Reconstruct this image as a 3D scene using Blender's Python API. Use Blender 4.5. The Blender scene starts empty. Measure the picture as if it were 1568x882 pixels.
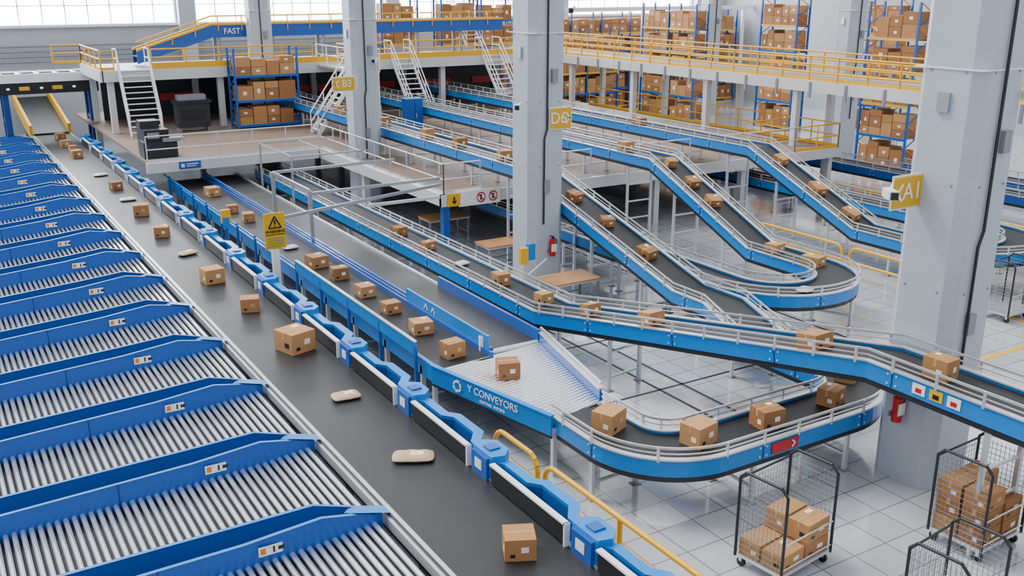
import bpy, math, random
from mathutils import Vector, Matrix
random.seed(7)
# ------------------------------------------------------------ materials
MATS={}
def mat(name,col,rough=.5,metal=0,noise=.06,nscale=6,bump=0,emit=0,coat=0):
    m=bpy.data.materials.new(name);m.use_nodes=True
    nt=m.node_tree;N=nt.nodes;Lk=nt.links;b=N['Principled BSDF']
    b.inputs['Roughness'].default_value=rough;b.inputs['Metallic'].default_value=metal
    if coat:b.inputs['Coat Weight'].default_value=coat
    if emit:
        b.inputs['Emission Color'].default_value=(*col,1);b.inputs['Emission Strength'].default_value=emit
    tc=N.new('ShaderNodeTexCoord');nz=N.new('ShaderNodeTexNoise');nz.inputs['Scale'].default_value=nscale;nz.inputs['Detail'].default_value=4
    Lk.new(tc.outputs['Object'],nz.inputs['Vector'])
    mx=N.new('ShaderNodeMix');mx.data_type='RGBA'
    mx.inputs['A'].default_value=(*[c*(1-noise) for c in col],1);mx.inputs['B'].default_value=(*[min(1,c*(1+noise)) for c in col],1)
    Lk.new(nz.outputs['Fac'],mx.inputs['Factor']);Lk.new(mx.outputs['Result'],b.inputs['Base Color'])
    if bump:
        bp=N.new('ShaderNodeBump');bp.inputs['Strength'].default_value=bump;Lk.new(nz.outputs['Fac'],bp.inputs['Height']);Lk.new(bp.outputs['Normal'],b.inputs['Normal'])
    MATS[name]=m;return m
mat('blue',(0.0,0.085,0.40),.36,noise=.04,coat=.1)
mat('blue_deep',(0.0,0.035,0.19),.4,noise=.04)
mat('blue_light',(0.0,0.20,0.62),.34,noise=.04,coat=.12)
mat('belt',(0.013,0.014,0.016),.5,noise=.3,nscale=3)
mat('belt_grey',(0.020,0.021,0.024),.42,noise=.25,nscale=2)
mat('black',(0.006,0.007,0.008),.4)
mat('dark',(0.014,0.017,0.022),.45)
mat('steel',(0.70,0.72,0.75),.28,metal=.6,noise=.04)
mat('metal',(0.42,0.44,0.47),.3,metal=.6,noise=.04)
mat('roller',(0.88,0.90,0.94),.2,metal=.8,noise=.03)
mat('white',(0.85,0.86,0.87),.4,noise=.03)
mat('cream',(0.62,0.62,0.62),.45,noise=.05)
mat('grey',(0.24,0.26,0.29),.45,metal=.2)
mat('yellow',(0.82,0.42,0.0),.38,noise=.03)
mat('yellow_sign',(0.72,0.40,0.0),.5,noise=.02)
mat('orange',(0.8,0.18,0.01),.4)
mat('red',(0.50,0.006,0.010),.35)
mat('green_led',(0.2,0.9,0.3),.4,emit=2)
mat('card1',(0.40,0.19,0.068),.75,nscale=9,noise=.08)
mat('card2',(0.31,0.135,0.045),.75,nscale=9,noise=.08)
mat('card3',(0.47,0.245,0.095),.75,nscale=9,noise=.08)
mat('tape',(0.54,0.33,0.15),.3)
mat('label',(0.85,0.85,0.82),.5)
mat('mailer',(0.50,0.37,0.22),.6,bump=.3,nscale=12)
mat('mailer_grey',(0.55,0.58,0.60),.45,bump=.3,nscale=12)
mat('wood',(0.44,0.22,0.09),.45,noise=.15,nscale=3)
mat('deck',(0.20,0.135,0.10),.5,noise=.15,nscale=1.5)
mat('concrete',(0.45,0.495,0.56),.5,noise=.08,nscale=1.2,bump=.03)
mat('wall',(0.45,0.48,0.53),.7,noise=.05,nscale=.8)
mat('ceiling_band',(0.35,0.37,0.40),.7,noise=.05,nscale=.8)
mat('pane',(0.95,0.98,1.0),.3,emit=16,noise=.01)
mat('under_roller_dark',(0.035,0.04,0.05),.5)  # dark sheet added below the rollers so their gaps read dark
def floor_mat():
    m=bpy.data.materials.new('floor_tiles');m.use_nodes=True
    nt=m.node_tree;N=nt.nodes;Lk=nt.links;b=N['Principled BSDF']
    tc=N.new('ShaderNodeTexCoord');br=N.new('ShaderNodeTexBrick');br.offset=0;br.squash=1
    br.inputs['Scale'].default_value=1;br.inputs['Brick Width'].default_value=.8;br.inputs['Row Height'].default_value=.8
    br.inputs['Mortar Size'].default_value=.014;br.inputs['Mortar Smooth'].default_value=.1
    br.inputs['Color1'].default_value=(.43,.455,.49,1);br.inputs['Color2'].default_value=(.50,.525,.56,1);br.inputs['Mortar'].default_value=(.19,.20,.225,1)
    Lk.new(tc.outputs['Object'],br.inputs['Vector']);Lk.new(br.outputs['Color'],b.inputs['Base Color'])
    nz=N.new('ShaderNodeTexNoise');nz.inputs['Scale'].default_value=.6;Lk.new(tc.outputs['Object'],nz.inputs['Vector'])
    mr=N.new('ShaderNodeMapRange');mr.inputs['To Min'].default_value=.08;mr.inputs['To Max'].default_value=.2
    Lk.new(nz.outputs['Fac'],mr.inputs['Value']);Lk.new(mr.outputs['Result'],b.inputs['Roughness'])
    b.inputs['Specular IOR Level'].default_value=.8
    b.inputs['Coat Weight'].default_value=.6;b.inputs['Coat Roughness'].default_value=.06
    MATS['floor_tiles']=m
floor_mat()
# ------------------------------------------------------------ mesh builder
BV=[(-1,-1,-1),(1,-1,-1),(1,1,-1),(-1,1,-1),(-1,-1,1),(1,-1,1),(1,1,1),(-1,1,1)]
BF=[(0,3,2,1),(4,5,6,7),(0,1,5,4),(1,2,6,5),(2,3,7,6),(3,0,4,7)]
class B:
    def __init__(s,name):
        s.n=name;s.V=[];s.F=[];s.MI=[];s.SM=[];s.mats=[]
    def mi(s,m):
        if m not in s.mats:s.mats.append(m)
        return s.mats.index(m)
    def add(s,vs,fs,m,sm=False):
        o=len(s.V);s.V+=[tuple(v) for v in vs];i=s.mi(m)
        for f in fs:
            s.F.append(tuple(a+o for a in f));s.MI.append(i);s.SM.append(sm)
    def box(s,x0,x1,y0,y1,z0,z1,m):
        s.add([((x0+x1)/2+a*(x1-x0)/2,(y0+y1)/2+b*(y1-y0)/2,(z0+z1)/2+c*(z1-z0)/2) for a,b,c in BV],BF,m)
    def obox(s,c,size,rz,m,tilt=0):
        R=Matrix.Rotation(rz,3,'Z')@Matrix.Rotation(tilt,3,'X')
        s.add([Vector(c)+R@Vector((a*size[0]/2,b*size[1]/2,d*size[2]/2)) for a,b,d in BV],BF,m)
    def bar(s,p0,p1,w,h,m):
        p0=Vector(p0);p1=Vector(p1);d=(p1-p0).normalized()
        up=Vector((0,0,1)) if abs(d.z)<.95 else Vector((0,1,0))
        r=d.cross(up).normalized();u=r.cross(d)
        vs=[]
        for q in (p0,p1):
            for a,b in((-1,-1),(1,-1),(1,1),(-1,1)):vs.append(q+r*a*w/2+u*b*h/2)
        s.add(vs,[(3,2,1,0),(4,5,6,7),(0,1,5,4),(1,2,6,5),(2,3,7,6),(3,0,4,7)],m)
    def tube(s,p0,p1,r,m,n=8):
        p0=Vector(p0);p1=Vector(p1);d=(p1-p0).normalized()
        up=Vector((0,0,1)) if abs(d.z)<.95 else Vector((0,1,0))
        a=d.cross(up).normalized();u=a.cross(d);vs=[]
        for q in(p0,p1):
            for k in range(n):
                t=2*math.pi*k/n;vs.append(q+a*math.cos(t)*r+u*math.sin(t)*r)
        s.add(vs,[(k,(k+1)%n,n+(k+1)%n,n+k) for k in range(n)],m,True)
        s.add(vs,[tuple(range(n-1,-1,-1)),tuple(range(n,2*n))],m)
    def ptube(s,pts,r,m,n=8):
        for a,b in zip(pts[:-1],pts[1:]):s.tube(a,b,r,m,n)
    def sweep(s,path,prof,m,sm=False):
        P=[Vector(p) for p in path];n=len(P);k=len(prof);vs=[]
        for i in range(n):
            a=(P[i]-P[i-1]) if i>0 else P[1]-P[0]
            b=(P[i+1]-P[i]) if i<n-1 else P[-1]-P[-2]
            a=Vector((a.x,a.y));b=Vector((b.x,b.y));a.normalize();b.normalize()
            t=(a+b);t.normalize();c=max(.3,t.dot(a))
            nx=Vector((t.y,-t.x,0))/c
            for off,dz in prof:vs.append(P[i]+nx*off+Vector((0,0,dz)))
        fs=[]
        for i in range(n-1):
            for j in range(k):
                fs.append((i*k+j,i*k+(j+1)%k,(i+1)*k+(j+1)%k,(i+1)*k+j))
        s.add(vs,fs,m,sm)
        s.add(vs,[tuple(range(k-1,-1,-1)),tuple(range((n-1)*k,n*k))],m)
    def prism(s,poly,z0,z1,m):
        n=len(poly);vs=[(x,y,z0) for x,y in poly]+[(x,y,z1) for x,y in poly]
        s.add(vs,[(k,(k+1)%n,n+(k+1)%n,n+k) for k in range(n)]+[tuple(range(n-1,-1,-1)),tuple(range(n,2*n))],m)
    def obj(s,parent=None,loc=None,name=None):
        me=bpy.data.meshes.new(s.n);me.from_pydata(s.V,[],s.F)
        for m in s.mats:me.materials.append(MATS[m])
        me.polygons.foreach_set('material_index',s.MI);me.polygons.foreach_set('use_smooth',s.SM)
        me.update()
        import bmesh
        bm=bmesh.new();bm.from_mesh(me);bmesh.ops.recalc_face_normals(bm,faces=bm.faces);bm.to_mesh(me);bm.free()
        o=bpy.data.objects.new(s.n,me);bpy.context.collection.objects.link(o)
        if loc:o.location=loc
        if parent:o.parent=parent
        return o
def rect(o0,o1,z0,z1):return [(o0,z0),(o1,z0),(o1,z1),(o0,z1)]
def text(body,loc,rot,size,m,parent=None,name='lettering',align='CENTER',bold=0):
    c=bpy.data.curves.new(name,'FONT');c.body=body;c.size=size;c.extrude=.004;c.align_x=align;c.align_y='CENTER';c.offset=bold
    o=bpy.data.objects.new(name,c);bpy.context.collection.objects.link(o);c.materials.append(MATS[m])
    o.location=loc;o.rotation_euler=rot
    if parent:
        o.parent=parent
    return o
def fillet(pts,r,seg=10):
    out=[Vector(pts[0])]
    for i in range(1,len(pts)-1):
        p=Vector(pts[i]);a=Vector(pts[i-1])-p;b=Vector(pts[i+1])-p
        a2=Vector((a.x,a.y));b2=Vector((b.x,b.y));ang=a2.angle(b2)
        if abs(ang-math.pi)<.02:out.append(p);continue
        d=min(r/math.tan(ang/2),a2.length*.49,b2.length*.49);rr=d*math.tan(ang/2)
        A=p+a*(d/a2.length);Bp=p+b*(d/b2.length)
        bis=(a2.normalized()+b2.normalized()).normalized();C=Vector((p.x,p.y))+bis*(rr/math.sin(ang/2))
        s0=math.atan2(A.y-C.y,A.x-C.x);s1=math.atan2(Bp.y-C.y,Bp.x-C.x);ds=(s1-s0+math.pi)%(2*math.pi)-math.pi
        for k in range(seg+1):
            t=k/seg;an=s0+ds*t;out.append(Vector((C.x+math.cos(an)*rr,C.y+math.sin(an)*rr,A.z+(Bp.z-A.z)*t)))
    out.append(Vector(pts[-1]));return out
def resample(path,step):
    out=[];acc=0;nxt=step/2
    for a,b in zip(path[:-1],path[1:]):
        a=Vector(a);b=Vector(b);L=(b-a).length
        while L>0 and nxt<=acc+L:
            out.append((a.lerp(b,(nxt-acc)/L),(b-a).normalized()));nxt+=step
        acc+=L
    return out
# ------------------------------------------------------------ conveyor
def ground_z(x,y):
    if (x>15.6 and y>30.4) or (x>8 and y>42.5):return 2.3
    return 0
def conveyor(name,path,w=1.15,side='blue_light',legs=3.0,guard=(True,True),nolegs=None,beltm='belt'):
    b=B(name);h=w/2
    b.sweep(path,rect(-h,h,-.05,0),beltm)
    b.sweep(path,rect(-h,h,-.24,-.2),'dark')
    for sg in(-1,1):
        b.sweep(path,rect(sg*h,sg*(h+.06),-.27,.06),side)
        b.sweep(path,rect(sg*(h-.03),sg*(h+.09),.06,.09),'steel')
        b.sweep(path,rect(sg*h,sg*(h+.04),-.38,-.27),'dark')
        if guard[0 if sg<0 else 1]:
            b.sweep(path,rect(sg*(h+.03),sg*(h+.065),.28,.325),'steel')
            b.sweep(path,rect(sg*(h+.03),sg*(h+.055),.18,.20),'steel')
            for p,t in resample(path,.9):
                n=Vector((t.y,-t.x,0)).normalized();q=p+n*sg*(h+.07)
                b.bar(q+Vector((0,0,.02)),q+Vector((0,0,.32)),.035,.05,'steel')
        for p,t in resample(path,2.7):
            n=Vector((t.y,-t.x,0)).normalized();q=p+n*sg*(h+.064)+Vector((0,0,-.11))
            b.bar(q-t*.012,q+t*.012,.01,.3,'blue_deep')
            for dt in(-.09,.09):
                for dz in(-.09,.09):
                    c=q+t*dt+Vector((0,0,dz));b.bar(c-t*.015,c+t*.015,.016,.03,'white')
    if legs:
        for p,t in resample(path,legs):
            if nolegs and nolegs(p):continue
            g=ground_z(p.x,p.y)
            if p.z-g<.3 :continue
            n=Vector((t.y,-t.x,0)).normalized();q=[]
            for sg in(-1,1):
                c=p+n*sg*(h-.02);q.append(c)
                b.bar((c.x,c.y,g),(c.x,c.y,p.z-.27),.08,.08,'steel')
                b.box(c.x-.09,c.x+.09,c.y-.09,c.y+.09,g,g+.02,'grey')
            z=g+.35
            while z<p.z-.45:
                b.bar((q[0].x,q[0].y,z),(q[1].x,q[1].y,z),.05,.05,'steel');z+=.65
    return b.obj()
# ------------------------------------------------------------ cartons
def carton_geo(b,x,y,z,sx,sy,sz,rz=0,tilt=0,m='card1',label=True):
    R=Matrix.Rotation(tilt,3,'X')@Matrix.Rotation(rz,3,'Z')
    c=Vector((x,y,z))+R@Vector((0,0,sz/2))
    def bx(cx,cy,cz,a,d,e,mm):
        b.add([c+R@Vector((cx+i*a/2,cy+j*d/2,cz+k*e/2)) for i,j,k in BV],BF,mm)
    bx(0,0,0,sx,sy,sz,m)
    bx(0,0,sz/2,sx*1.004,.055,.006,'tape')
    bx(0,0,sz/2+.001,sx*.99,.008,.007,'card2')
    bx(sx/2,0,sz*.32,.006,.055,sz*.36,'tape');bx(-sx/2,0,sz*.32,.006,.055,sz*.36,'tape')
    if label:
        k=random.random()
        if k<.6:bx(sx*.22,sy*.25,sz/2,sx*.26,sy*.22,.008,'label')
        bx(sx*.14,-sy/2,sz*.02,sx*.24,.006,sz*.26,'label' if k<.8 else 'tape')
        bx(-sx*.25,-sy/2,-sz*.25,sx*.16,.005,sz*.16,'dark')
        bx(-sx/2,-sy*.2,-sz*.1,.006,sy*.24,sz*.24,'label' if k>.3 else 'dark')
def carton(x,y,z,s=.45,rz=0,tilt=0,sz=None,sy=None):
    b=B('cardboard_carton')
    carton_geo(b,0,0,0,s,sy or s*random.uniform(.75,1.3),sz or s*random.uniform(.6,.85),rz,tilt,random.choice(['card1','card2','card3','card1']))
    return b.obj(loc=(x,y,z+.006))
def mailer(x,y,z,sx,sy,rz,m='mailer'):
    b=B('padded_mailer_bag');n=12;vs=[];h=.06
    R=Matrix.Rotation(rz,3,'Z')
    for side in(1,-1):
        for i in range(n+1):
            for j in range(n+1):
                u=i/n*2-1;v=j/n*2-1
                e=max(0,(1-u**4)*(1-v**4))**.6
                q=R@Vector((u*sx/2*(1-.08*(1-e)*(v*v)),v*sy/2*(1-.08*(1-e)*u*u),0));wob=.010*math.sin(9*u+3*v)*math.cos(7*v)*(e)
                vs.append((q.x,q.y,h+side*(h*.95*e)+wob))
    N=(n+1)**2;fs=[]
    for i in range(n):
        for j in range(n):
            a=i*(n+1)+j;fs.append((a,a+n+1,a+n+2,a+1));fs.append((N+a,N+a+1,N+a+n+2,N+a+n+1))
    b.add(vs,fs,m,True)
    q=R@Vector((.1*sx,0,0));b.obox((q.x,q.y,h*1.95),(sx*.3,sy*.35,.01),rz,'label')
    return b.obj(loc=(x,y,z))
# ------------------------------------------------------------ room shell
b=B('floor');b.box(-25,62,-8,66,-.2,0,'floor_tiles');b.obj()
b=B('floor_marking');
b.box(18,40,14.1,14.25,0,.006,'yellow');b.box(16.9,17.05,2,9.6,0,.006,'yellow');b.box(26.9,27.05,14.3,20,0,.006,'yellow')
b.box(33,40,20,20.12,0,.006,'yellow');b.obj()
b=B('floor_cable_channel')
for x in(14.55,15.25,20.2,21.4):b.box(x,x+.07,13.8,30,0,.008,'dark')
for y in(17.0,20.5):b.box(12.4,18.5,y,y+.06,0,.008,'dark')
b.obj()
# unseen roof added for banded reflections and contrast: opaque bands, open daylight strips, trusses
b=B('added_ceiling_bands')
y=-8
while y<66:b.box(-25,62,y,min(66,y+2.0),15.2,15.4,'ceiling_band');y+=4.6
for x in(-14,-2,10,22,34,46,58):
    b.box(x-.1,x+.1,-8,66,15.0,15.2,'grey');b.box(x-.1,x+.1,-8,66,14.0,14.15,'grey')
    y=-8
    while y<64:b.bar((x,y,14.1),(x,y+1.15,15.1),.08,.08,'grey');b.bar((x,y+1.15,15.1),(x,y+2.3,14.1),.08,.08,'grey');y+=2.3
b.obj()
ZS,ZT=7.1,12.6
wins=[(-11.4,1.6),(2.4,15.2),(16.5,29.4),(30.8,43.8),(45.1,58)]
b=B('wall_back')
b.box(-25,62,66,66.5,0,ZS,'wall');b.box(-25,62,66,66.5,ZT,15.2,'wall')
xs=[-25]+[v for w_ in wins for v in w_]+[62]
for i in range(0,len(xs),2):b.box(xs[i],xs[i+1],66,66.5,ZS,ZT,'wall')
for w0,w1 in wins:b.box(w1+.1,w1+1.1,65.4,66,0,15,'concrete')
b.obj()
b=B('trim_window_sill');b.box(-25,62,65.75,66,ZS-.15,ZS,'white');b.obj()
b=B('trim_pipe_run')
for k in range(4):b.tube((-25,65.7,5.0+k*.3),(30,65.7,5.0+k*.3),.05,'grey')
b.obj()
for wi,(w0,w1) in enumerate(wins):
    b=B('window_%d'%(wi+1));b.box(w0,w1,66.3,66.35,ZS,ZT,'pane')
    n=10
    for k in range(n+1):
        x=w0+(w1-w0)*k/n;b.box(x-.03,x+.03,66.2,66.25,ZS,ZT,'white')
    z=ZS
    while z<=ZT:b.box(w0,w1,66.2,66.24,z-.025,z+.025,'white');z+=1.1
    b.obj()
b=B('wall_right');b.box(61,61.5,-8,66,0,15.2,'wall');b.obj()
b=B('added_wall_left');b.box(-25.5,-25,-8,66,0,15.2,'wall');b.obj()  # unseen, added to close off flat side light
b=B('added_wall_front');b.box(-25,61,-8.5,-8,0,15.2,'wall');b.obj()  # unseen, added behind the camera to cut fill and deepen shadows
b=B('roof_support_beam');b.box(38.5,60.8,61.8,62.0,7.45,7.75,'white')
for x in(39,49.5,60):b.box(x-.12,x+.12,61.8,62.0,0,7.45,'white')
b.obj()
# ------------------------------------------------------------ columns
def column(x,y,a=1.2,h=15):
    b=B('concrete_column');c=a/2;k=.22
    b.prism([(x-c+k,y-c),(x+c-k,y-c),(x+c,y-c+k),(x+c,y+c-k),(x+c-k,y+c),(x-c+k,y+c),(x-c,y+c-k),(x-c,y-c+k)],0,h,'concrete')
    b.ptube([(x-.1,y-c-.05,14.5),(x-.1,y-c-.05,5.2),(x-c*.3,y-c-.05,4.9),(x-c*.3,y-c-.05,2.2)],.03,'dark')
    b.box(x+.05,x+.25,y-c-.1,y-c,6.6,7.0,'grey');b.box(x-.2,x,y-c-.1,y-c,3.2,3.6,'grey')
    b.box(x-c-.06,x-c,y-.12,y+.12,7.3,7.65,'metal')
    b.box(x-c-.02,x+c+.02,y-c-.02,y+c+.02,8.05,8.075,'white')
    for zz in(4.0,6.0,8.0,10,12):
        for q in(-.35,.35):b.box(x+q-.02,x+q+.02,y-c-.012,y-c,zz,zz+.04,'grey');b.box(x-c-.012,x-c,y+q-.02,y+q+.02,zz,zz+.04,'grey')
    return b.obj()
column(16.4,11.05,1.36);column(16.75,26.0,1.3);column(16.6,39.6,1.2);column(17,54.7,1.2)
column(45.2,38.2,1.3);column(52,57,1.3);column(44,17,1.3)
def sign(txt,x,y,z,w,h,arrow):
    b=B('aisle_sign');b.box(x-w/2,x+w/2,y,y+.03,z-h/2,z+h/2,'yellow_sign')
    b.box(x-w/2-.04,x+w/2+.04,y+.03,y+.05,z-h/2-.04,z+h/2+.04,'white')
    s=arrow;px=x+s*w*.36
    b.bar((px-s*.1,y-.01,z+h*.28),(px+s*.05,y-.01,z-.02),.012,.05,'white');b.bar((px-s*.1,y-.01,z-h*.28),(px+s*.05,y-.01,z+.02),.012,.05,'white')
    o=b.obj();t=text(txt,(x-s*w*.13,y-.012,z),(math.pi/2,0,0),h*.8,'white',o,bold=.002);return o
sign('A1',15.35,11.3,5.85,.76,.56,-1)
sign('D6',17.15,25.28,5.5,.76,.62,1)
sign('B3',15.5,38.9,5.5,.95,.52,-1)
def camera_unit(x,y,z):
    b=B('security_camera');b.obox((x,y,z),(.16,.42,.16),-.6,'white');b.obox((x-.13,y-.2,z),(.13,.02,.13),-.6,'black')
    b.bar((x,y+.05,z),(x+.25,y+.15,z+.1),.05,.05,'white');b.obj()
camera_unit(14.72,11.2,5.9);camera_unit(15.75,25.6,5.9);camera_unit(16.85,38.8,6.4)
camera_unit(17.6,25.5,8.7);camera_unit(16.9,10.2,7.6)
def extinguisher(x,y,z):
    b=B('fire_extinguisher');b.tube((x,y,z),(x,y,z+.5),.1,'red',14);b.tube((x,y,z+.5),(x,y,z+.56),.06,'red',12)
    b.tube((x,y,z+.56),(x,y,z+.64),.03,'black');b.bar((x-.1,y,z+.66),(x+.05,y,z+.62),.03,.03,'black');b.ptube([(x+.03,y,z+.6),(x+.14,y-.03,z+.5),(x+.13,y-.03,z+.15)],.015,'black')
    b.box(x-.1,x+.1,y-.102,y-.09,z+.15,z+.4,'label');b.box(x-.12,x+.12,y+.08,y+.12,z+.1,z+.2,'grey');b.obj()
extinguisher(15.56,11.1,1.3);extinguisher(16.85,25.22,1.15)
# ------------------------------------------------------------ main sorter
b=B('main_sorting_belt')
b.box(5.55,7.35,2,59.5,1.42,1.5,'belt_grey');b.box(5.5,7.4,2,59.5,1.1,1.42,'dark')
b.box(5.36,5.55,2,59.5,1.36,1.53,'steel');b.box(5.42,5.46,2,59.5,1.53,1.55,'dark');b.box(7.35,7.42,2,59.5,1.2,1.54,'steel')
for k in range(20):
    y=3+k*3
    for x in(5.7,7.2):b.box(x-.06,x+.06,y-.06,y+.06,0,1.1,'grey')
Y0=13.1
for k in range(-3,15):
    yb=Y0+3*k
    b.prism([(7.36,yb-.32),(7.6,yb-.38),(7.78,yb-.2),(7.78,yb+.2),(7.6,yb+.34),(7.36,yb+.3)],1.3,1.95,'blue_light')
    b.box(7.3,7.36,yb-.26,yb+.24,1.5,1.9,'blue');b.box(7.45,7.66,yb-.12,yb+.1,1.95,1.98,'blue')
    b.box(7.29,7.3,yb-.1,yb+.12,1.62,1.8,'label')
    b.box(7.30,7.36,yb-2.58,yb-.42,1.53,1.85,'black');b.box(7.28,7.38,yb-2.6,yb-.4,1.85,1.885,'white')
    b.box(7.28,7.38,yb-2.62,yb-2.58,1.5,1.885,'white')
    pth=[(7.48,yb-.2,1.58),(7.62,yb-.45,1.58),(7.62,yb-1.15,1.58),(7.78,yb-1.35,1.58),(7.78,yb-2.15,1.58),(7.56,yb-2.45,1.58),(7.56,yb-2.8,1.58)]
    b.sweep(pth,rect(-.09,.09,.2,.26),'blue_light');b.sweep(pth,rect(-.02,.09,-.15,.2),'blue')
    b.box(7.42,7.56,yb-2.4,yb-.4,1.3,1.5,'dark')
b.obj()
# roller chutes
SK=.21;SL=.13;XE=-6.5
def cy(x,y):return y+(5.3-x)*SK
def cz(x):return 1.5-(5.3-x)*SL
ST=[(5.32,.05,.10),(4.9,.13,.26),(4.35,.21,.42),(3.2,.28,.38),(XE,.40,.34)]
def off(x):
    if x>=5.32:return .05
    for a,c in zip(ST[:-1],ST[1:]):
        if c[0]<=x<=a[0]:
            t=(a[0]-x)/(a[0]-c[0]);return a[1]+(c[1]-a[1])*t
    return .4
TY=12.7
for k in range(-4,16):
    y0=TY+3*k
    b=B('roller_chute')
    x=5.18
    while x>XE:
        z=cz(x)-.05;ya=cy(x,y0)+off(x)-.03;yb=cy(x,y0)+3-off(x)+.03
        b.tube((x,ya,z),(x,yb,z),.045,'roller',10);x-=.13
    z0,z1=cz(5.3),cz(XE);ya,yc=cy(5.3,y0),cy(XE,y0)
    b.add([(5.3,ya+.1,z0-.16),(5.3,ya+2.9,z0-.16),(XE,yc+2.6,z1-.16),(XE,yc+.4,z1-.16)],[(0,1,2,3)],'under_roller_dark')
    b.obj()
for k in range(-4,16):
    y0=TY+3*k
    b=B('chute_divider')
    for sg in(1,-1):
        vs=[]
        for x,o,h in ST:
            for th in(0,.03):
                for zz in(-.22,h-(.03 if sg<0 else 0)):
                    vs.append((x,cy(x,y0)+sg*(o-th),cz(x)+zz))
        fs=[]
        for i in range(len(ST)-1):
            a=i*4;c=a+4
            fs+= [(a,a+1,c+1,c),(a+2,c+2,c+3,a+3),(a+1,a+3,c+3,c+1),(a,c,c+2,a+2)]
        fs+=[(0,2,3,1),(16,17,19,18)]
        b.add(vs,fs,'blue')
        vs=[]
        for x,o,h in ST:
            hh=h-(.03 if sg<0 else 0)
            vs+=[(x,cy(x,y0)+sg*(o+.015),cz(x)+hh+.008),(x,cy(x,y0)+sg*(o-.055),cz(x)+hh+.008)]
        b.add(vs,[(2*i,2*i+1,2*i+3,2*i+2) for i in range(4)],'blue_light')
        for x in(2.0,0.0,-2.0,-4.0):
            o=off(x);b.box(x-.012,x+.012,cy(x,y0)+sg*o-.006,cy(x,y0)+sg*o+.006,cz(x)-.1,cz(x)+.33,'blue_deep')
    vs=[(5.42,cy(5.3,y0)+.14,cz(5.3)+.1),(5.42,cy(5.3,y0)-.12,cz(5.3)+.1),(4.9,cy(4.9,y0)-.13,cz(4.9)+.265),(4.9,cy(4.9,y0)+.13,cz(4.9)+.265),(4.75,cy(4.75,y0),cz(4.75)+.25)]
    b.add(vs,[(0,1,2,3),(3,2,4)],'blue_light')
    vs=[(5.42,cy(5.3,y0)+.14,cz(5.3)+.1),(5.42,cy(5.3,y0)-.12,cz(5.3)+.1),(5.42,cy(5.3,y0)-.12,cz(5.3)-.1),(5.42,cy(5.3,y0)+.14,cz(5.3)-.1)]
    b.add(vs,[(0,1,2,3)],'black')
    for xx in(2.5,-1.5,-5):
        b.box(xx-.05,xx+.05,cy(xx,y0)-.05,cy(xx,y0)+.05,0,cz(xx)-.1,'grey')
        b.bar((xx,cy(xx,y0)-off(xx),cz(xx)-.12),(xx,cy(xx,y0)+off(xx),cz(xx)-.12),.05,.05,'blue')
    xx=3.6;y=cy(xx,y0)-off(xx)-.01;z=cz(xx)
    b.box(xx-.22,xx+.22,y-.012,y-.008,z+.08,z+.24,'label');b.box(xx-.19,xx-.11,y-.016,y-.01,z+.11,z+.21,'orange');b.box(xx+.0,xx+.03,y-.016,y-.01,z+.11,z+.21,'dark');b.box(xx+.08,xx+.18,y-.016,y-.01,z+.13,z+.19,'dark')
    b.obj()
# ------------------------------------------------------------ conveyors + junction
CZ=1.2
b=B('infeed_belt_conveyor')
b.box(9.2,10.6,18.4,44,CZ-.05,CZ,'belt');b.box(9.1,9.2,18.4,44,CZ-.3,CZ+.1,'blue_light');b.box(10.6,10.68,18.4,44,CZ-.3,CZ+.12,'blue')
b.box(9.12,10.66,18.4,44,CZ-.32,CZ-.25,'dark')
for k in range(13):
    y=19+k*2
    for x in(9.15,10.64):b.box(x-.05,x+.05,y-.05,y+.05,0,CZ-.1,'steel')
    b.bar((8.98,y,CZ-.9),(8.98,y,CZ+.4),.07,.07,'blue')
    if k%2==0: b.bar((9.15,y,.35),(10.64,y,.35),.05,.05,'steel')
b.box(8.95,9.0,19,27,CZ+.18,CZ+.5,'blue_light');b.box(8.93,9.02,19,27,CZ+.5,CZ+.53,'steel')
b.box(8.95,9.0,27,44,CZ+.3,CZ+.36,'blue_light')
b.box(10.64,10.7,18.6,23,CZ+.1,CZ+.45,'blue_light');b.box(10.63,10.71,23,44,CZ+.25,CZ+.3,'blue')
for q in(21.7,21.3):b.bar((10.63,q,CZ+.2),(10.63,q+.1,CZ+.34),.01,.04,'white');b.bar((10.63,q+.2,CZ+.2),(10.63,q+.1,CZ+.34),.01,.04,'white')
b.obj()
b=B('outfeed_belt_conveyor')
b.box(10.85,12.1,18.7,44,CZ-.05,CZ+.02,'belt_grey');b.box(10.75,10.85,18.7,44,CZ-.3,CZ+.1,'blue');b.box(12.1,12.18,18.7,24,CZ-.3,CZ+.3,'blue');b.box(12.1,12.18,24,44,CZ-.3,CZ+.08,'steel')
b.box(10.8,12.15,18.7,44,CZ-.3,CZ-.25,'dark')
for k in range(13):
    y=20+k*2
    for x in(10.8,12.14):b.box(x-.05,x+.05,y-.05,y+.05,0,CZ-.2,'steel')
b.tube((10.8,18.75,CZ-.05),(12.12,18.75,CZ-.05),.09,'steel',12)
b.tube((10.72,18.9,CZ),(10.72,18.9,CZ+.35),.13,'white',12)
b.obj()
b=B('roller_merge_table')
A=Vector((9.15,18.4,CZ));Bq=Vector((12.1,18.65,CZ));C=Vector((11.3,15.1,CZ));Dq=Vector((9.95,14.75,CZ))
n=30
for i in range(n):
    t=(i+.5)/n;p=A.lerp(Dq,t);q=Bq.lerp(C,t)
    b.tube(p+Vector((0,0,-.04)),q+Vector((0,0,-.04)),.045,'roller',10)
b.add([A-Vector((0,0,.12)),Bq-Vector((0,0,.12)),C-Vector((0,0,.12)),Dq-Vector((0,0,.12))],[(0,1,2,3)],'under_roller_dark')
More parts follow.
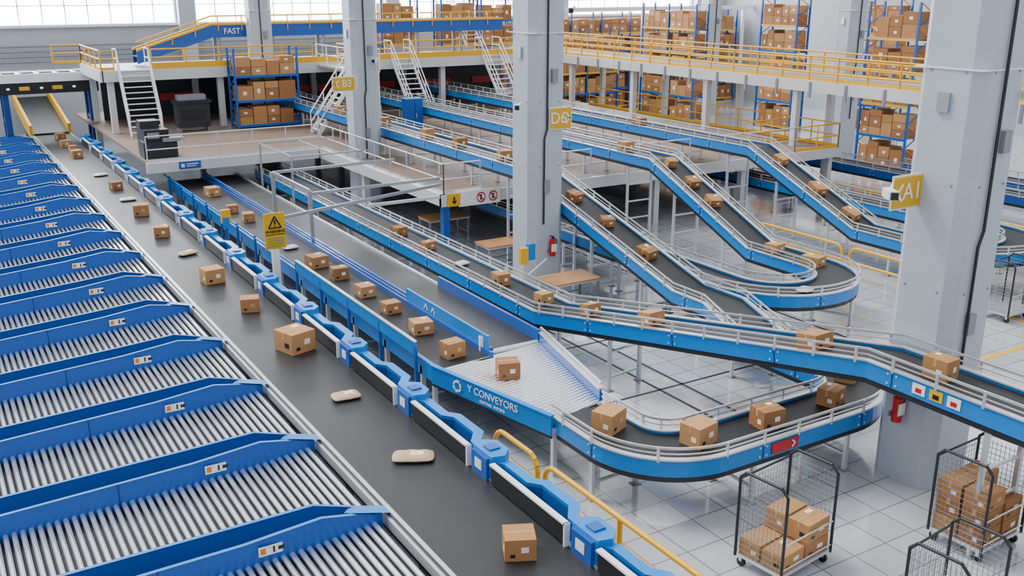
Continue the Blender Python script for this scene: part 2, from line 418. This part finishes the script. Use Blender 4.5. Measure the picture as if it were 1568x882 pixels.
b.bar(A+Vector((-.05,0,-.1)),Dq+Vector((-.05,0,-.1)),.07,.42,'blue_light');b.bar(A+Vector((-.05,0,.12)),Dq+Vector((-.05,0,.12)),.12,.03,'blue_light')
b.bar(A+Vector((-.05,0,-.34)),Dq+Vector((-.05,0,-.34)),.05,.06,'dark')
b.bar(Bq+Vector((.05,0,.08)),C+Vector((.05,0,.08)),.07,.3,'blue');b.bar(Bq+Vector((.05,0,.25)),C+Vector((.05,0,.25)),.11,.04,'steel')
b.bar(Bq+Vector((.05,0,.38)),C+Vector((.05,0,.38)),.04,.04,'steel')
for q in(A,Bq,C,Dq):b.box(q.x-.05,q.x+.05,q.y-.05,q.y+.05,0,CZ-.15,'steel')
o=b.obj()
ang=math.atan2(Dq.y-A.y,Dq.x-A.x)
mid=A.lerp(Dq,.54)
text('Y CONVEYORS',(mid.x-.10,mid.y-.02,CZ-.04),(math.pi/2,0,ang),.23,'white',o,name='side_lettering',bold=.001)
text('SORTING  SYSTEMS',(mid.x-.10,mid.y-.02,CZ-.22),(math.pi/2,0,ang),.09,'white',o,name='side_lettering')
lb=B('round_emblem');pp=A.lerp(Dq,.24)
for k in range(6):
    a0=k*math.pi/3;a1=a0+.8;d=(Dq-A).normalized()
    P0=pp+d*math.cos(a0)*.12+Vector((-.1,-.02,-.1+math.sin(a0)*.12));P1=pp+d*math.cos(a1)*.12+Vector((-.1,-.02,-.1+math.sin(a1)*.12))
    lb.bar(P0,P1,.02,.045,'white')
lb.obj(o)
YC=12.42
pth=fillet([(10.6,14.9,CZ),(10.6,YC,CZ),(16.85,YC,CZ),(16.85,15.8,CZ),(18.05,18.6,CZ)],1.5,14)
pth=pth+[Vector((18.05,20,CZ)),Vector((18.05,28.3,3.4)),Vector((18.05,58,3.4))]
o=conveyor('merge_belt_conveyor',pth,1.15,legs=2.6)
b=B('direction_label');b.box(12.9,13.6,YC-.66,YC-.645,CZ-.22,CZ+.0,'red');b.bar((13.42,YC-.67,CZ-.04),(13.5,YC-.67,CZ-.11),.01,.03,'white');b.bar((13.42,YC-.67,CZ-.18),(13.5,YC-.67,CZ-.11),.01,.03,'white');b.obj(o)
LX=15.02
pth=[(13.6,44,1.3),(13.6,20.3,1.3),(LX,11.1,2.75),(LX,-4,2.75)]
o=conveyor('overpass_belt_conveyor',pth,1.1,legs=3.1,nolegs=lambda p:11.3<p.y<13.6 or 15.3>p.y>14.6)
b=B('safety_sticker')
for y,m in((9.9,'label'),(9.55,'yellow_sign'),(9.2,'label')):
    b.box(14.395,14.405,y-.13,y+.13,2.56,2.76,m);b.box(14.39,14.395,y-.06,y+.06,2.6,2.68,'red' if m=='label' else 'black')
b.obj(o)
def uturn(cx,cyy,r,z,s):
    return [Vector((cx+s*r*math.cos(t),cyy-r*math.sin(t),z)) for t in [math.pi*k/18 for k in range(19)]]
pth=[Vector((23,58,3.4)),Vector((23,27.3,3.4)),Vector((23,22.2,1.25))]+uturn(21.15,19.9,1.85,1.25,1)+[Vector((19.3,45,1.25))]
conveyor('loop_belt_conveyor',pth,1.15,legs=2.8)
pth=[Vector((28,58,3.4)),Vector((28,27.5,3.4)),Vector((28,22.2,1.25))]+uturn(29.9,19.7,1.9,1.25,-1)+[Vector((31.8,45,1.25))]
conveyor('loop_belt_conveyor',pth,1.15,legs=2.8)
conveyor('floor_belt_conveyor',[(38.3,50,1.2),(38.3,12,1.2)],1.2,legs=3,side='blue')
conveyor('floor_belt_conveyor',[(40.8,30,1.2),(40.8,12,1.2)],1.2,legs=3,side='blue')
# ------------------------------------------------------------ lower platform
def railing(b,p0,p1,h=1.1,m='steel',step=1.6,r=.03,mids=(.55,),kick=True):
    p0=Vector(p0);p1=Vector(p1);L=(p1-p0).length;n=max(1,round(L/step))
    for i in range(n+1):
        q=p0.lerp(p1,i/n);b.tube(q,q+Vector((0,0,h)),r,m,6)
    for z in(h,)+tuple(mids):b.tube(p0+Vector((0,0,z)),p1+Vector((0,0,z)),r,m,6)
    if kick:b.bar(p0+Vector((0,0,.08)),p1+Vector((0,0,.08)),.02,.14,m)
b=B('lower_platform')
b.box(15.7,36,30.5,62,2.2,2.3,'deck');b.box(8.1,15.7,42.5,62,2.2,2.3,'deck')
b.box(8.0,15.5,42.35,42.55,1.9,2.32,'cream');b.box(15.55,15.75,30.4,42.5,1.9,2.32,'cream');b.box(15.55,36.1,30.35,30.55,1.9,2.32,'cream');b.box(36,36.2,30.4,62,1.9,2.32,'cream')
for x in(15.9,20.7,25.6,30.4,35.8):
    for y in(30.8,38,45.5,53):
        if y>31 and x>16 or y<31 or y==38:b.box(x-.13,x+.13,y-.13,y+.13,0,2.2,'blue' if (x<16 and y<31) else 'cream')
for x in range(17,36,3):b.box(x-.1,x+.1,30.5,62,1.95,2.2,'grey')
b.obj()
b=B('platform_railing')
railing(b,(8.1,42.6,2.3),(15.6,42.6,2.3));railing(b,(15.7,42.5,2.3),(15.7,30.5,2.3))
for x0,x1 in((15.7,17.2),(18.9,22.1),(23.8,27.1),(28.8,33.2)):railing(b,(x0,30.5,2.3),(x1,30.5,2.3))
b.obj()
b=B('platform_railing');railing(b,(33.2,30.5,2.3),(36,30.5,2.3),m='yellow');railing(b,(36,30.5,2.3),(36,50,2.3),m='yellow');railing(b,(32.6,33,2.3),(36,33,2.3),m='yellow');b.obj()
b=B('portal_gantry')
for x,y in((10.73,30.4),(10.73,34.2)):b.bar((x,y,0),(x,y,3.0),.12,.12,'metal')
b.bar((10.73,30.4,3),(10.73,34.2,3),.08,.1,'metal');b.bar((10.73,30.4,2.9),(15.6,30.6,2.9),.08,.1,'metal');b.bar((10.73,34.2,3),(15.6,34.4,3),.08,.1,'metal')
b.bar((8.75,28.3,2.7),(15.6,30.5,2.7),.07,.1,'metal')
for y in(37,41):
    b.bar((12.4,y,3.0),(15.7,y,3.0),.06,.06,'metal');b.bar((12.4,y,0),(12.4,y,3.0),.07,.07,'metal')
b.bar((12.4,37,3),(12.4,41,3),.06,.06,'metal');b.bar((14.1,37,3),(14.1,41,3),.05,.05,'metal');b.bar((12.8,30.5,2.25),(15.6,30.5,2.25),.1,.1,'cream')
b.obj()
b=B('warning_sign');wx=8.76;b.bar((wx,28.2,0),(wx,28.2,2.0),.2,.2,'white');b.box(wx-.32,wx+.32,28.08,28.12,1.85,2.95,'yellow_sign')
b.box(wx-.3,wx+.3,28.07,28.08,2.28,2.30,'black')
tri=[(wx-.19,2.5),(wx+.19,2.5),(wx,2.85)]
for i in range(3):
    a=tri[i];c=tri[(i+1)%3];b.bar((a[0],28.06,a[1]),(c[0],28.06,c[1]),.015,.035,'black')
b.box(wx-.018,wx+.018,28.05,28.07,2.6,2.74,'black');b.box(wx-.018,wx+.018,28.05,28.07,2.54,2.57,'black')
for k in range(4):b.box(wx-.24,wx+.24,28.06,28.075,1.93+k*.08,1.95+k*.08,'grey')
o=b.obj();text('WARNING',(wx,28.06,2.385),(math.pi/2,0,0),.125,'black',o,bold=.002)
b=B('platform_label');b.box(9.3,10.2,42.3,42.34,1.99,2.28,'blue');b.box(9.38,9.52,42.28,42.3,2.05,2.2,'white');b.box(9.6,10.1,42.28,42.3,2.16,2.2,'white');b.box(9.6,10.0,42.28,42.3,2.08,2.11,'white');b.obj()
b=B('pictogram_panel');b.box(16.2,17.9,30.28,30.33,1.85,2.4,'label')
for cx in(17.1,17.6):
    for k in range(12):
        a0=k*math.pi/6;a1=a0+math.pi/6;b.bar((cx+.17*math.cos(a0),30.26,2.12+.17*math.sin(a0)),(cx+.17*math.cos(a1),30.26,2.12+.17*math.sin(a1)),.012,.04,'red')
    b.bar((cx-.11,30.26,2.23),(cx+.11,30.26,2.01),.012,.03,'red');b.box(cx-.03,cx+.03,30.265,30.28,2.02,2.22,'black')
b.box(15.75,16.25,30.27,30.33,1.9,2.35,'yellow_sign');b.bar((16.0,30.26,2.24),(16.0,30.26,2.06),.05,.02,'black');b.bar((15.92,30.26,2.1),(16.0,30.26,2.0),.012,.04,'black');b.bar((16.08,30.26,2.1),(16.0,30.26,2.0),.012,.04,'black');b.obj()
# ------------------------------------------------------------ upper mezzanine
b=B('upper_mezzanine')
b.box(8.2,34.5,52,58,5.15,5.3,'grey');b.box(8.2,34.5,51.9,52.05,4.85,5.4,'cream');b.box(8.1,8.25,51.9,58,4.85,5.4,'cream')
b.box(34.5,37.2,12,62,5.15,5.3,'grey');b.box(34.4,34.55,12,51.9,4.85,5.35,'cream');b.box(37.15,37.3,12,62,4.85,5.35,'cream')
for x in(8.6,14,21,27,33.8):b.box(x-.15,x+.15,52.2,52.5,2.3 if x>8.5 else 0,4.9,'cream');b.box(x-.15,x+.15,57.5,57.8,0,4.9,'cream')
for y in(14,32,38,44,50):
    for x in(34.7,37.0):b.box(x-.14,x+.14,y-.14,y+.14,0,4.9,'cream')
for y in range(13,52,2):b.box(34.35,34.42,y-.06,y+.06,4.6,5.3,'grey')
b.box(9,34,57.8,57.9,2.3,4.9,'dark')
for x in range(12,34,4):b.box(x,x+2.4,57.7,57.78,3.2,3.6,'red')
b.obj()
b=B('mezzanine_railing')
railing(b,(8.2,52,5.4),(8.8,52,5.4),.95,'yellow');railing(b,(10.6,52,5.4),(19,52,5.4),.95,'yellow',r=.04);railing(b,(20.4,52,5.4),(23.4,52,5.4),.95,'yellow',r=.04);railing(b,(25,52,5.4),(29.3,52,5.4),.95,'yellow',r=.04);railing(b,(30.9,52,5.4),(34.4,52,5.4),.95,'yellow',r=.04)
b.bar((10.6,51.93,5.55),(34.4,51.93,5.55),.05,.3,'yellow')
railing(b,(34.5,52,5.35),(34.5,12,5.35),1.05,'yellow',r=.045,mids=(.35,.7));railing(b,(37.2,60,5.35),(37.2,12,5.35),1.05,'yellow',r=.045,mids=(.35,.7))
railing(b,(8.2,52,5.4),(8.2,58,5.4),.95,'yellow',r=.04);railing(b,(6.8,58,5.4),(8.2,58,5.4),.95,'yellow',r=.04)
b.obj()
b=B('upper_belt_conveyor')
P=[(10.6,56,5.75),(14.6,56,7.0),(33,56,7.0)]
b.sweep(P,rect(-.5,.5,0,.05),'belt')
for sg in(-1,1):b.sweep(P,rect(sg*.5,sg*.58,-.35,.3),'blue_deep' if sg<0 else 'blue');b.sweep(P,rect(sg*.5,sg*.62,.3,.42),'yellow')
b.sweep(P,rect(.60,.66,.75,.82),'yellow')
for p,t in resample(P,1.3):b.bar(p+Vector((0,-.63,0)),p+Vector((0,-.63,.8)),.05,.05,'yellow')
for x in range(15,33,3):b.box(x-.08,x+.08,55.45,55.6,5.3,6.8,'grey');b.box(x-.08,x+.08,56.4,56.55,5.3,6.8,'grey')
o=b.obj()
text('FAST',(15.7,55.36,6.97),(math.pi/2,0,0),.42,'white',o,bold=.005)
def stair(x,y0,y1,z0,z1,w=1.1,name='steel_ladder_stair'):
    b=B(name);n=int((z1-z0)/.25)
    for sx in(x-w/2,x+w/2):
        b.bar((sx,y0,z0+.05),(sx,y1,z1),.06,.2,'white')
        d=Vector((0,y1-y0,z1-z0));
        for zz in(.55,1.0):b.tube((sx,y0,z0+zz),(sx,y1,z1+zz),.035,'white',6);b.tube((sx,y1,z1+zz),(sx,y1+.9,z1+zz),.035,'white',6)
        for t in(0,.33,.66,1):q=Vector((sx,y0,z0))+d*t;b.tube(q,q+Vector((0,0,1)),.03,'white',6)
        b.tube((sx,y1+.9,z1),(sx,y1+.9,z1+1),.03,'white',6)
    for i in range(1,n+1):
        t=i/n;b.box(x-w/2,x+w/2,y0+(y1-y0)*t-.14,y0+(y1-y0)*t+.06,z0+(z1-z0)*t-.04,z0+(z1-z0)*t,'white')
    return b.obj()
stair(9.7,50.2,51.9,2.3,5.4,1.5);stair(24.2,49.2,51.9,2.3,5.4,1.2);stair(30.1,49.2,51.9,2.3,5.4,1.2)
b=B('steel_ladder_stair')
for yy in(46.3,47.3):
    b.bar((17.0,yy,2.35),(19.2,yy,5.3),.06,.2,'white')
    for zz in(.55,1.05):b.tube((17.0,yy,2.3+zz),(19.2,yy,5.3+zz),.035,'white',6);b.tube((19.2,yy,5.3+zz),(20.4,yy,5.3+zz),.035,'white',6)
    for t in(0,.33,.66,1):q=Vector((17.0+2.2*t,yy,2.3+3*t));b.tube(q,q+Vector((0,0,1.05)),.03,'white',6)
    b.bar((20.3,yy,2.3),(20.3,yy,5.3),.08,.08,'white')
for i in range(1,13):t=i/12;b.box(17.0+2.2*t-.14,17.0+2.2*t+.08,46.3,47.3,2.3+3*t-.04,2.3+3*t,'white')
b.box(19.2,20.4,46.3,52,5.2,5.3,'steel')
railing(b,(20.4,46.3,5.3),(20.4,52,5.3),1.05,'white',r=.035,kick=False);railing(b,(19.2,47.3,5.3),(19.2,52,5.3),1.05,'white',r=.035,kick=False)
b.obj()
stair(33.5,60,62.5,5.3,8.0,1.2)
# ------------------------------------------------------------ racks
def rack(x,y,z0,along,bays,levels,bw=2.7,depth=1.1,lh=1.65,first=.25,beam='orange',name='pallet_rack_with_cartons',m_up='blue',fillp=1.):
    b=B(name);L=bays*bw
    def T(u,v,z):return (x+u,y+v,z) if along=='x' else (x+v,y+u,z)
    def bx(u0,u1,v0,v1,za,zb,m):
        p=T(u0,v0,za);q=T(u1,v1,zb);b.box(min(p[0],q[0]),max(p[0],q[0]),min(p[1],q[1]),max(p[1],q[1]),za,zb,m)
    H=first+levels*lh+.1
    for i in range(bays+1):
        u=i*bw
        for v in(0,depth):bx(u-.05,u+.05,v-.05,v+.05,z0,z0+H,m_up)
        z=.2
        while z<H-.8:
            b.bar(T(u,0,z0+z),T(u,depth,z0+z+.6),.04,.04,m_up);b.bar(T(u,depth,z0+z+.6),T(u,0,z0+z+1.2),.04,.04,'orange' if beam=='orange' else m_up);z+=1.2
    for l in range(levels):
        zz=z0+first+l*lh
        for v in(0,depth):bx(0,L,v-.04,v+.04,zz-.14,zz-.02,beam if beam!='orange' else ('blue' if l%2 else 'yellow'))
        bx(0,L,0,depth,zz-.03,zz,'grey')
        for i in range(bays):
            u=i*bw+.12
            while u<(i+1)*bw-.5:
                s=random.uniform(.6,.95);s=min(s,(i+1)*bw-.1-u)
                tot=0;lim=lh-.35
                while tot<lim*random.uniform(.55,1.):
                    h=random.choice([.4,.55,.7,1.0]);h=min(h,lim-tot)
                    if h<.25:break
                    m=random.choice(['card1','card2','card3','card1','card2'])
                    bx(u,u+s-.04,.03,depth-.05,zz+tot,zz+tot+h-.015,m)
                    if random.random()<.6:
                        lu=u+s*.3;bx(lu,lu+s*.24,.015,.03,zz+tot+h*.35,zz+tot+h*.6,'label')
                    bx(u+s*.45,u+s*.52,.02,depth-.04,zz+tot+h-.014,zz+tot+h-.008,'tape')
                    tot+=h
                u+=s
    return b.obj()
rack(14.3,50.6,2.3,'x',1,3,bw=3.3,depth=1.1,lh=1.25,first=.2,beam='blue')
rack(43.0,32.2,0,'y',1,5,bw=3.0)
rack(50.2,46.8,0,'y',1,5,bw=3.2)
rack(47.2,53.2,0,'y',2,5,bw=2.9,lh=1.55)
rack(53.5,41.5,0,'y',1,5,bw=2.9)
rack(37.8,62.8,0,'x',8,5,bw=2.8,lh=1.4)
rack(31.5,61,5.3,'x',1,3,bw=2.8,lh=1.5);rack(34.6,61,5.3,'x',1,3,bw=2.6,lh=1.5);rack(28.0,63,5.3,'x',1,2,bw=2.7,lh=1.5)
rack(40,59.8,0,'x',2,4,bw=2.8,lh=1.5)
# ------------------------------------------------------------ tables
def table(x,y,w,d,h=.85):
    b=B('work_table');b.box(x-w/2,x+w/2,y-d/2,y+d/2,h-.05,h,'wood');b.box(x-w/2+.03,x+w/2-.03,y-d/2+.03,y+d/2-.03,h-.1,h-.05,'steel')
    for sx in(-1,1):
        for sy in(-1,1):b.box(x+sx*(w/2-.07)-.035,x+sx*(w/2-.07)+.035,y+sy*(d/2-.07)-.035,y+sy*(d/2-.07)+.035,0,h-.1,'grey')
        b.bar((x+sx*(w/2-.07),y-d/2+.07,.2),(x+sx*(w/2-.07),y+d/2-.07,.2),.04,.04,'grey')
    b.bar((x-w/2+.07,y+d/2-.07,.2),(x+w/2-.07,y+d/2-.07,.2),.04,.04,'grey');b.obj()
table(16.5,23.8,1.7,1.1);table(17.1,28.6,1.9,1.0);table(17.1,33.2,1.8,1.0);
def barrier(p0,p1,name='yellow_guard_rail'):
    b=B(name);p0=Vector(p0);p1=Vector(p1);d=(p1-p0).normalized();L=(p1-p0).length;r=.05
    for z in(1.1,.6):
        rr=.3 if z==1.1 else 0
        b.tube(p0+d*rr+Vector((0,0,z)),p1-d*rr+Vector((0,0,z)),r,'yellow',10)
    for q,s in((p0,1),(p1,-1)):
        pts=[q,q+Vector((0,0,.8))]+[q+d*s*(.3-.3*math.cos(t))+Vector((0,0,.8+.3*math.sin(t))) for t in(.4,.8,1.2,1.57)]
        b.ptube(pts,r,'yellow',10)
        b.box(q.x-.1,q.x+.1,q.y-.1,q.y+.1,0,.02,'yellow')
    n=max(1,int(L/2.2))
    for i in range(1,n):q=p0.lerp(p1,i/n);b.tube(q,q+Vector((0,0,1.1)),r,'yellow',10)
    b.obj()
barrier((8.92,15.3,0),(8.92,13.75,0));barrier((8.92,13.5,0),(8.92,9.0,0));barrier((8.92,8.75,0),(8.92,5.5,0))
barrier((26,25.3,0),(26,21.4,0));barrier((26,21.1,0),(26,17.5,0))
barrier((17.4,8.9,0),(17.4,5,0));barrier((33.5,24,0),(33.5,19,0));barrier((34.2,29.5,0),(34.2,24.5,0))
# ------------------------------------------------------------ roll cages
def cage(x,y,sx,sy,h=1.75,rz=0,fill=1):
    b=B('roll_cage_trolley');r=.02
    X0,X1,Y0_,Y1=-sx/2,sx/2,-sy/2,sy/2
    b.box(X0,X1,Y0_,Y1,.2,.26,'steel')
    for cx in(X0+.08,X1-.08):
        for cyy in(Y0_+.08,Y1-.08):
            b.tube((cx-.025,cyy,.08),(cx+.025,cyy,.08),.08,'black',12);b.box(cx-.04,cx+.04,cyy-.03,cyy+.03,.1,.2,'steel')
    for xx in(X0,X1):
        pts=[(xx,Y0_,.2),(xx,Y0_,h-.12),(xx,Y0_+.12,h),(xx,Y1-.12,h),(xx,Y1,h-.12),(xx,Y1,.2)];b.ptube(pts,r+.006,'dark',8)
        k=Y0_+.1
        while k<Y1:b.tube((xx,k,.26),(xx,k,h-.1),.005,'grey',4);k+=.08
        z=.35
        while z<h-.1:b.tube((xx,Y0_,z),(xx,Y1,z),.005,'grey',4);z+=.1
    k=X0+.1
    while k<X1:b.tube((k,Y1,.26),(k,Y1,h-.2),.005,'grey',4);k+=.08
    z=.35
    while z<h-.2:b.tube((X0,Y1,z),(X1,Y1,z),.005,'grey',4);z+=.1
    b.tube((X0,Y1,h-.15),(X1,Y1,h-.15),r,'dark');b.tube((X0,Y0_,.8),(X1,Y0_,.8),r*.8,'steel');b.tube((X0,Y0_,.35),(X1,Y0_,.35),r*.8,'steel')
    if fill:
        zz=.265
        for l in range(fill):
            hh=random.uniform(.3,.36)
            for i in range(2):
                for j in range(2):
                    if l==fill-1 and random.random()<.35 :continue
                    w_=sx/2-.05;d_=sy/2-.05
                    carton_geo(b,X0+.03+w_/2+i*(w_+.03),Y0_+.03+d_/2+j*(d_+.03),zz,w_-.02,d_-.02,hh-.01,random.uniform(-.05,.05),0,random.choice(['card1','card2','card3']))
            zz+=hh
    o=b.obj(loc=(x,y,0));o.rotation_euler=(0,0,rz);return o
cage(11.55,10.1,1.35,.95,1.8,.12,2);cage(15.0,8.85,1.25,1.0,1.8,.05,3);cage(12.1,7.3,1.15,.9,1.75,.1,0)
cage(26.9,16.0,1.1,.9,1.8,0,0);cage(28.4,15.6,1.1,.9,1.8,0,3);cage(28.0,14.2,1.1,.9,1.8,0,2);cage(30.2,16.4,1.1,.9,1.8,0,3)
# ------------------------------------------------------------ deck equipment
b=B('label_printer_machine')
b.box(8.2,9.6,43.6,44.6,2.3,3.0,'dark');b.box(8.3,9.3,43.7,44.5,3.0,3.5,'black');b.box(9.0,9.9,43.5,44.0,3.0,3.15,'grey');b.prism([(8.3,44.5),(9.1,44.5),(9.1,45.3),(8.3,45.3)],2.3,3.8,'dark')
b.box(8.4,8.9,43.68,43.7,3.15,3.4,'grey');b.obj()
b=B('bulk_scanner_machine');b.box(11.4,13.0,51.0,51.9,2.5,3.7,'dark');b.prism([(11.3,50.9),(13.1,50.9),(13.1,51.9),(11.3,51.9)],3.7,3.85,'black');b.box(11.6,12.8,50.97,51,2.9,3.4,'black');b.box(11.5,12.9,51.2,51.8,3.85,4.1,'grey')
for xx in(11.5,12.9):b.box(xx-.06,xx+.06,51.1,51.8,2.3,2.5,'grey')
b.obj()
b=B('steel_cabinet');b.box(21.3,22.2,45.2,45.8,2.3,3.9,'blue');b.box(21.28,22.22,45.18,45.82,3.9,3.94,'blue_light');b.box(21.74,21.76,45.18,45.2,2.35,3.85,'blue_deep');b.box(21.8,21.84,45.16,45.2,3.0,3.2,'steel');b.obj()
b=B('scanning_gate')
for x in(4.3,8.5):
    for y in(58.2,59.4):b.box(x-.15,x+.15,y-.15,y+.15,0,3.9,'blue_deep')
    b.box(x-.12,x+.12,58.2,59.4,2.4,2.6,'blue')
b.box(3.9,8.9,57.9,59.8,3.9,4.5,'black');b.box(3.8,9.0,57.8,59.9,4.5,4.95,'white')
for k in range(5):b.box(4.3+k*.9,4.9+k*.9,58.1,59.6,4.95,5.0,'dark')
for k in range(3):b.box(4.4+k*1.6,4.55+k*1.6,57.88,57.9,4.15,4.25,'green_led')
for k in range(2):b.box(5.0+k*1.6,5.5+k*1.6,57.88,57.9,4.1,4.3,'yellow')
b.obj()
b=B('incline_feed_conveyor')
P=[(6.4,59.5,1.6),(6.2,65.6,3.0)]
b.sweep(P,rect(-.9,.9,-.1,0),'belt')
for sg in(-1,1):b.sweep(P,rect(sg*.9,sg*1.05,-.3,.45),'yellow')
for y in(61,64):
    for x in(5.6,7.2):b.box(x-.06,x+.06,y-.06,y+.06,0,1.7,'grey')
b.obj()
b=B('control_box')
b.bar((8.35,32,0),(8.35,32,1.9),.08,.08,'blue');b.box(8.2,8.5,31.9,32.05,1.9,2.35,'yellow');b.box(8.22,8.42,31.85,31.9,1.75,2.1,'blue_light');b.obj()
b=B('control_box');b.bar((15.2,24.2,0),(15.2,24.2,1.4),.08,.08,'steel');b.box(14.95,15.2,24.05,24.2,1.4,1.9,'yellow');b.box(15.2,15.45,24.05,24.2,1.5,2.0,'blue_light');b.bar((15.3,24.2,1.0),(16.1,24.4,1.35),.04,.04,'steel');b.obj()
# ------------------------------------------------------------ goods on belts
for y,s,rz in((10.7,.46,-.45),(20.5,.64,.3),(23.8,.46,-.3),(26.8,.54,.1),(32.9,.45,-.3),(36.5,.52,-.2),(41.8,.42,.2),(50.9,.45,.1),(54.5,.45,0),(57.3,.45,.3),(53,.35,.1)):
    carton(6.6+random.uniform(-.15,.1),y,1.5,s,rz,sz=s*.75)
for y,sx,sy,rz,m in((14.2,.74,.42,-.5,'mailer'),(17.3,.58,.4,-.1,'mailer'),(30.1,.6,.4,.3,'mailer'),(39.3,.6,.42,0,'mailer_grey'),(45.2,.6,.42,.3,'mailer_grey')):mailer(6.6,y,1.5,sx,sy,rz,m)
for y,x in((36.5,9.8),(34.8,9.9),(27.8,9.9),(26.2,10),(24.3,10),(22.6,10),(20.8,10),(18.95,9.9),(40,10)):carton(x,y,CZ,.44+random.uniform(-.05,.1),random.uniform(-.2,.3))
mailer(9.9,30.2,CZ,.5,.35,.2,'mailer_grey')
carton(10.35,17.2,CZ,.48,-.35,sz=.38)
for x,y,rz,s in((10.65,13.9,.4,.55),(11.75,12.55,.2,.55),(13.4,12.42,-.1,.52),(15.3,12.5,.3,.48),(16.6,13.2,.5,.5)):carton(x,y,CZ,s,rz,sz=s*.75,sy=s*.85)
for x,y in((13.55,29.7),(13.55,27.5),(13.6,23),(13.7,20.9)):carton(x,y,1.3,.40,random.uniform(-.2,.2))
mailer(13.6,25.3,1.3,.45,.35,.2,'mailer_grey')
def lcz(y):return (13.6+(20.3-y)/9.2*1.42,1.3+(20.3-y)/9.2*1.45)
sl=-math.atan(1.45/9.2)
for y,s in((18.9,.40),(16.9,.46),(12.6,.52)):
    x,z=lcz(y);carton(x,y,z,s,.05,sl,sz=.30)
carton(LX,9.95,2.75,.38,.05,sz=.38)
def onramp(X,y,yt,zt,yb,zb,s=.46):
    z=zb+(y-yb)/(yt-yb)*(zt-zb);carton(X,y,z,s*random.uniform(.85,1.1),random.uniform(-.2,.3),math.atan((zt-zb)/(yt-yb)),sz=.26)
for y in(25.8,24.0,22.0):onramp(18.05,y,28.3,3.4,20,1.2)
for y in(26.9,25.7,24.6):onramp(23,y,27.3,3.4,22.2,1.25)
for y in(26.4,24.5,22.9):onramp(28,y,27.5,3.4,22.2,1.25)
for x,y in((23,21.6),(22.9,19.9)):carton(x,y,1.25,.46,.2)
mailer(20.6,18.1,1.25,.5,.4,.3,'mailer_grey')
for y in(30.2,33.6,36.4,40.7,46):carton(18.05,y,3.4,.46,random.uniform(-.2,.3))
for y in(29.5,36):carton(23,y,3.4,.46,.1)
carton(28,35,3.4,.46,.1)
# ------------------------------------------------------------ lighting
w=bpy.data.worlds.new('hall_daylight');bpy.context.scene.world=w;w.use_nodes=True
w.node_tree.nodes['Background'].inputs['Color'].default_value=(.96,.98,1,1);w.node_tree.nodes['Background'].inputs['Strength'].default_value=2.5
s=bpy.data.lights.new('daylight_sun','SUN');s.energy=7;s.angle=.5;s.color=(1,.97,.93)
o=bpy.data.objects.new('daylight_sun',s);bpy.context.collection.objects.link(o);o.rotation_euler=(math.radians(-32),math.radians(-20),0);o.location=(0,40,20)
# ------------------------------------------------------------ camera
c=bpy.data.cameras.new('camera');c.sensor_width=36;c.lens=1500/1568*36;c.clip_end=300
o=bpy.data.objects.new('camera',c);bpy.context.collection.objects.link(o);o.location=(0,0,9.5)
o.rotation_euler=(math.radians(90-17.3),0,math.radians(-31.3));bpy.context.scene.camera=o
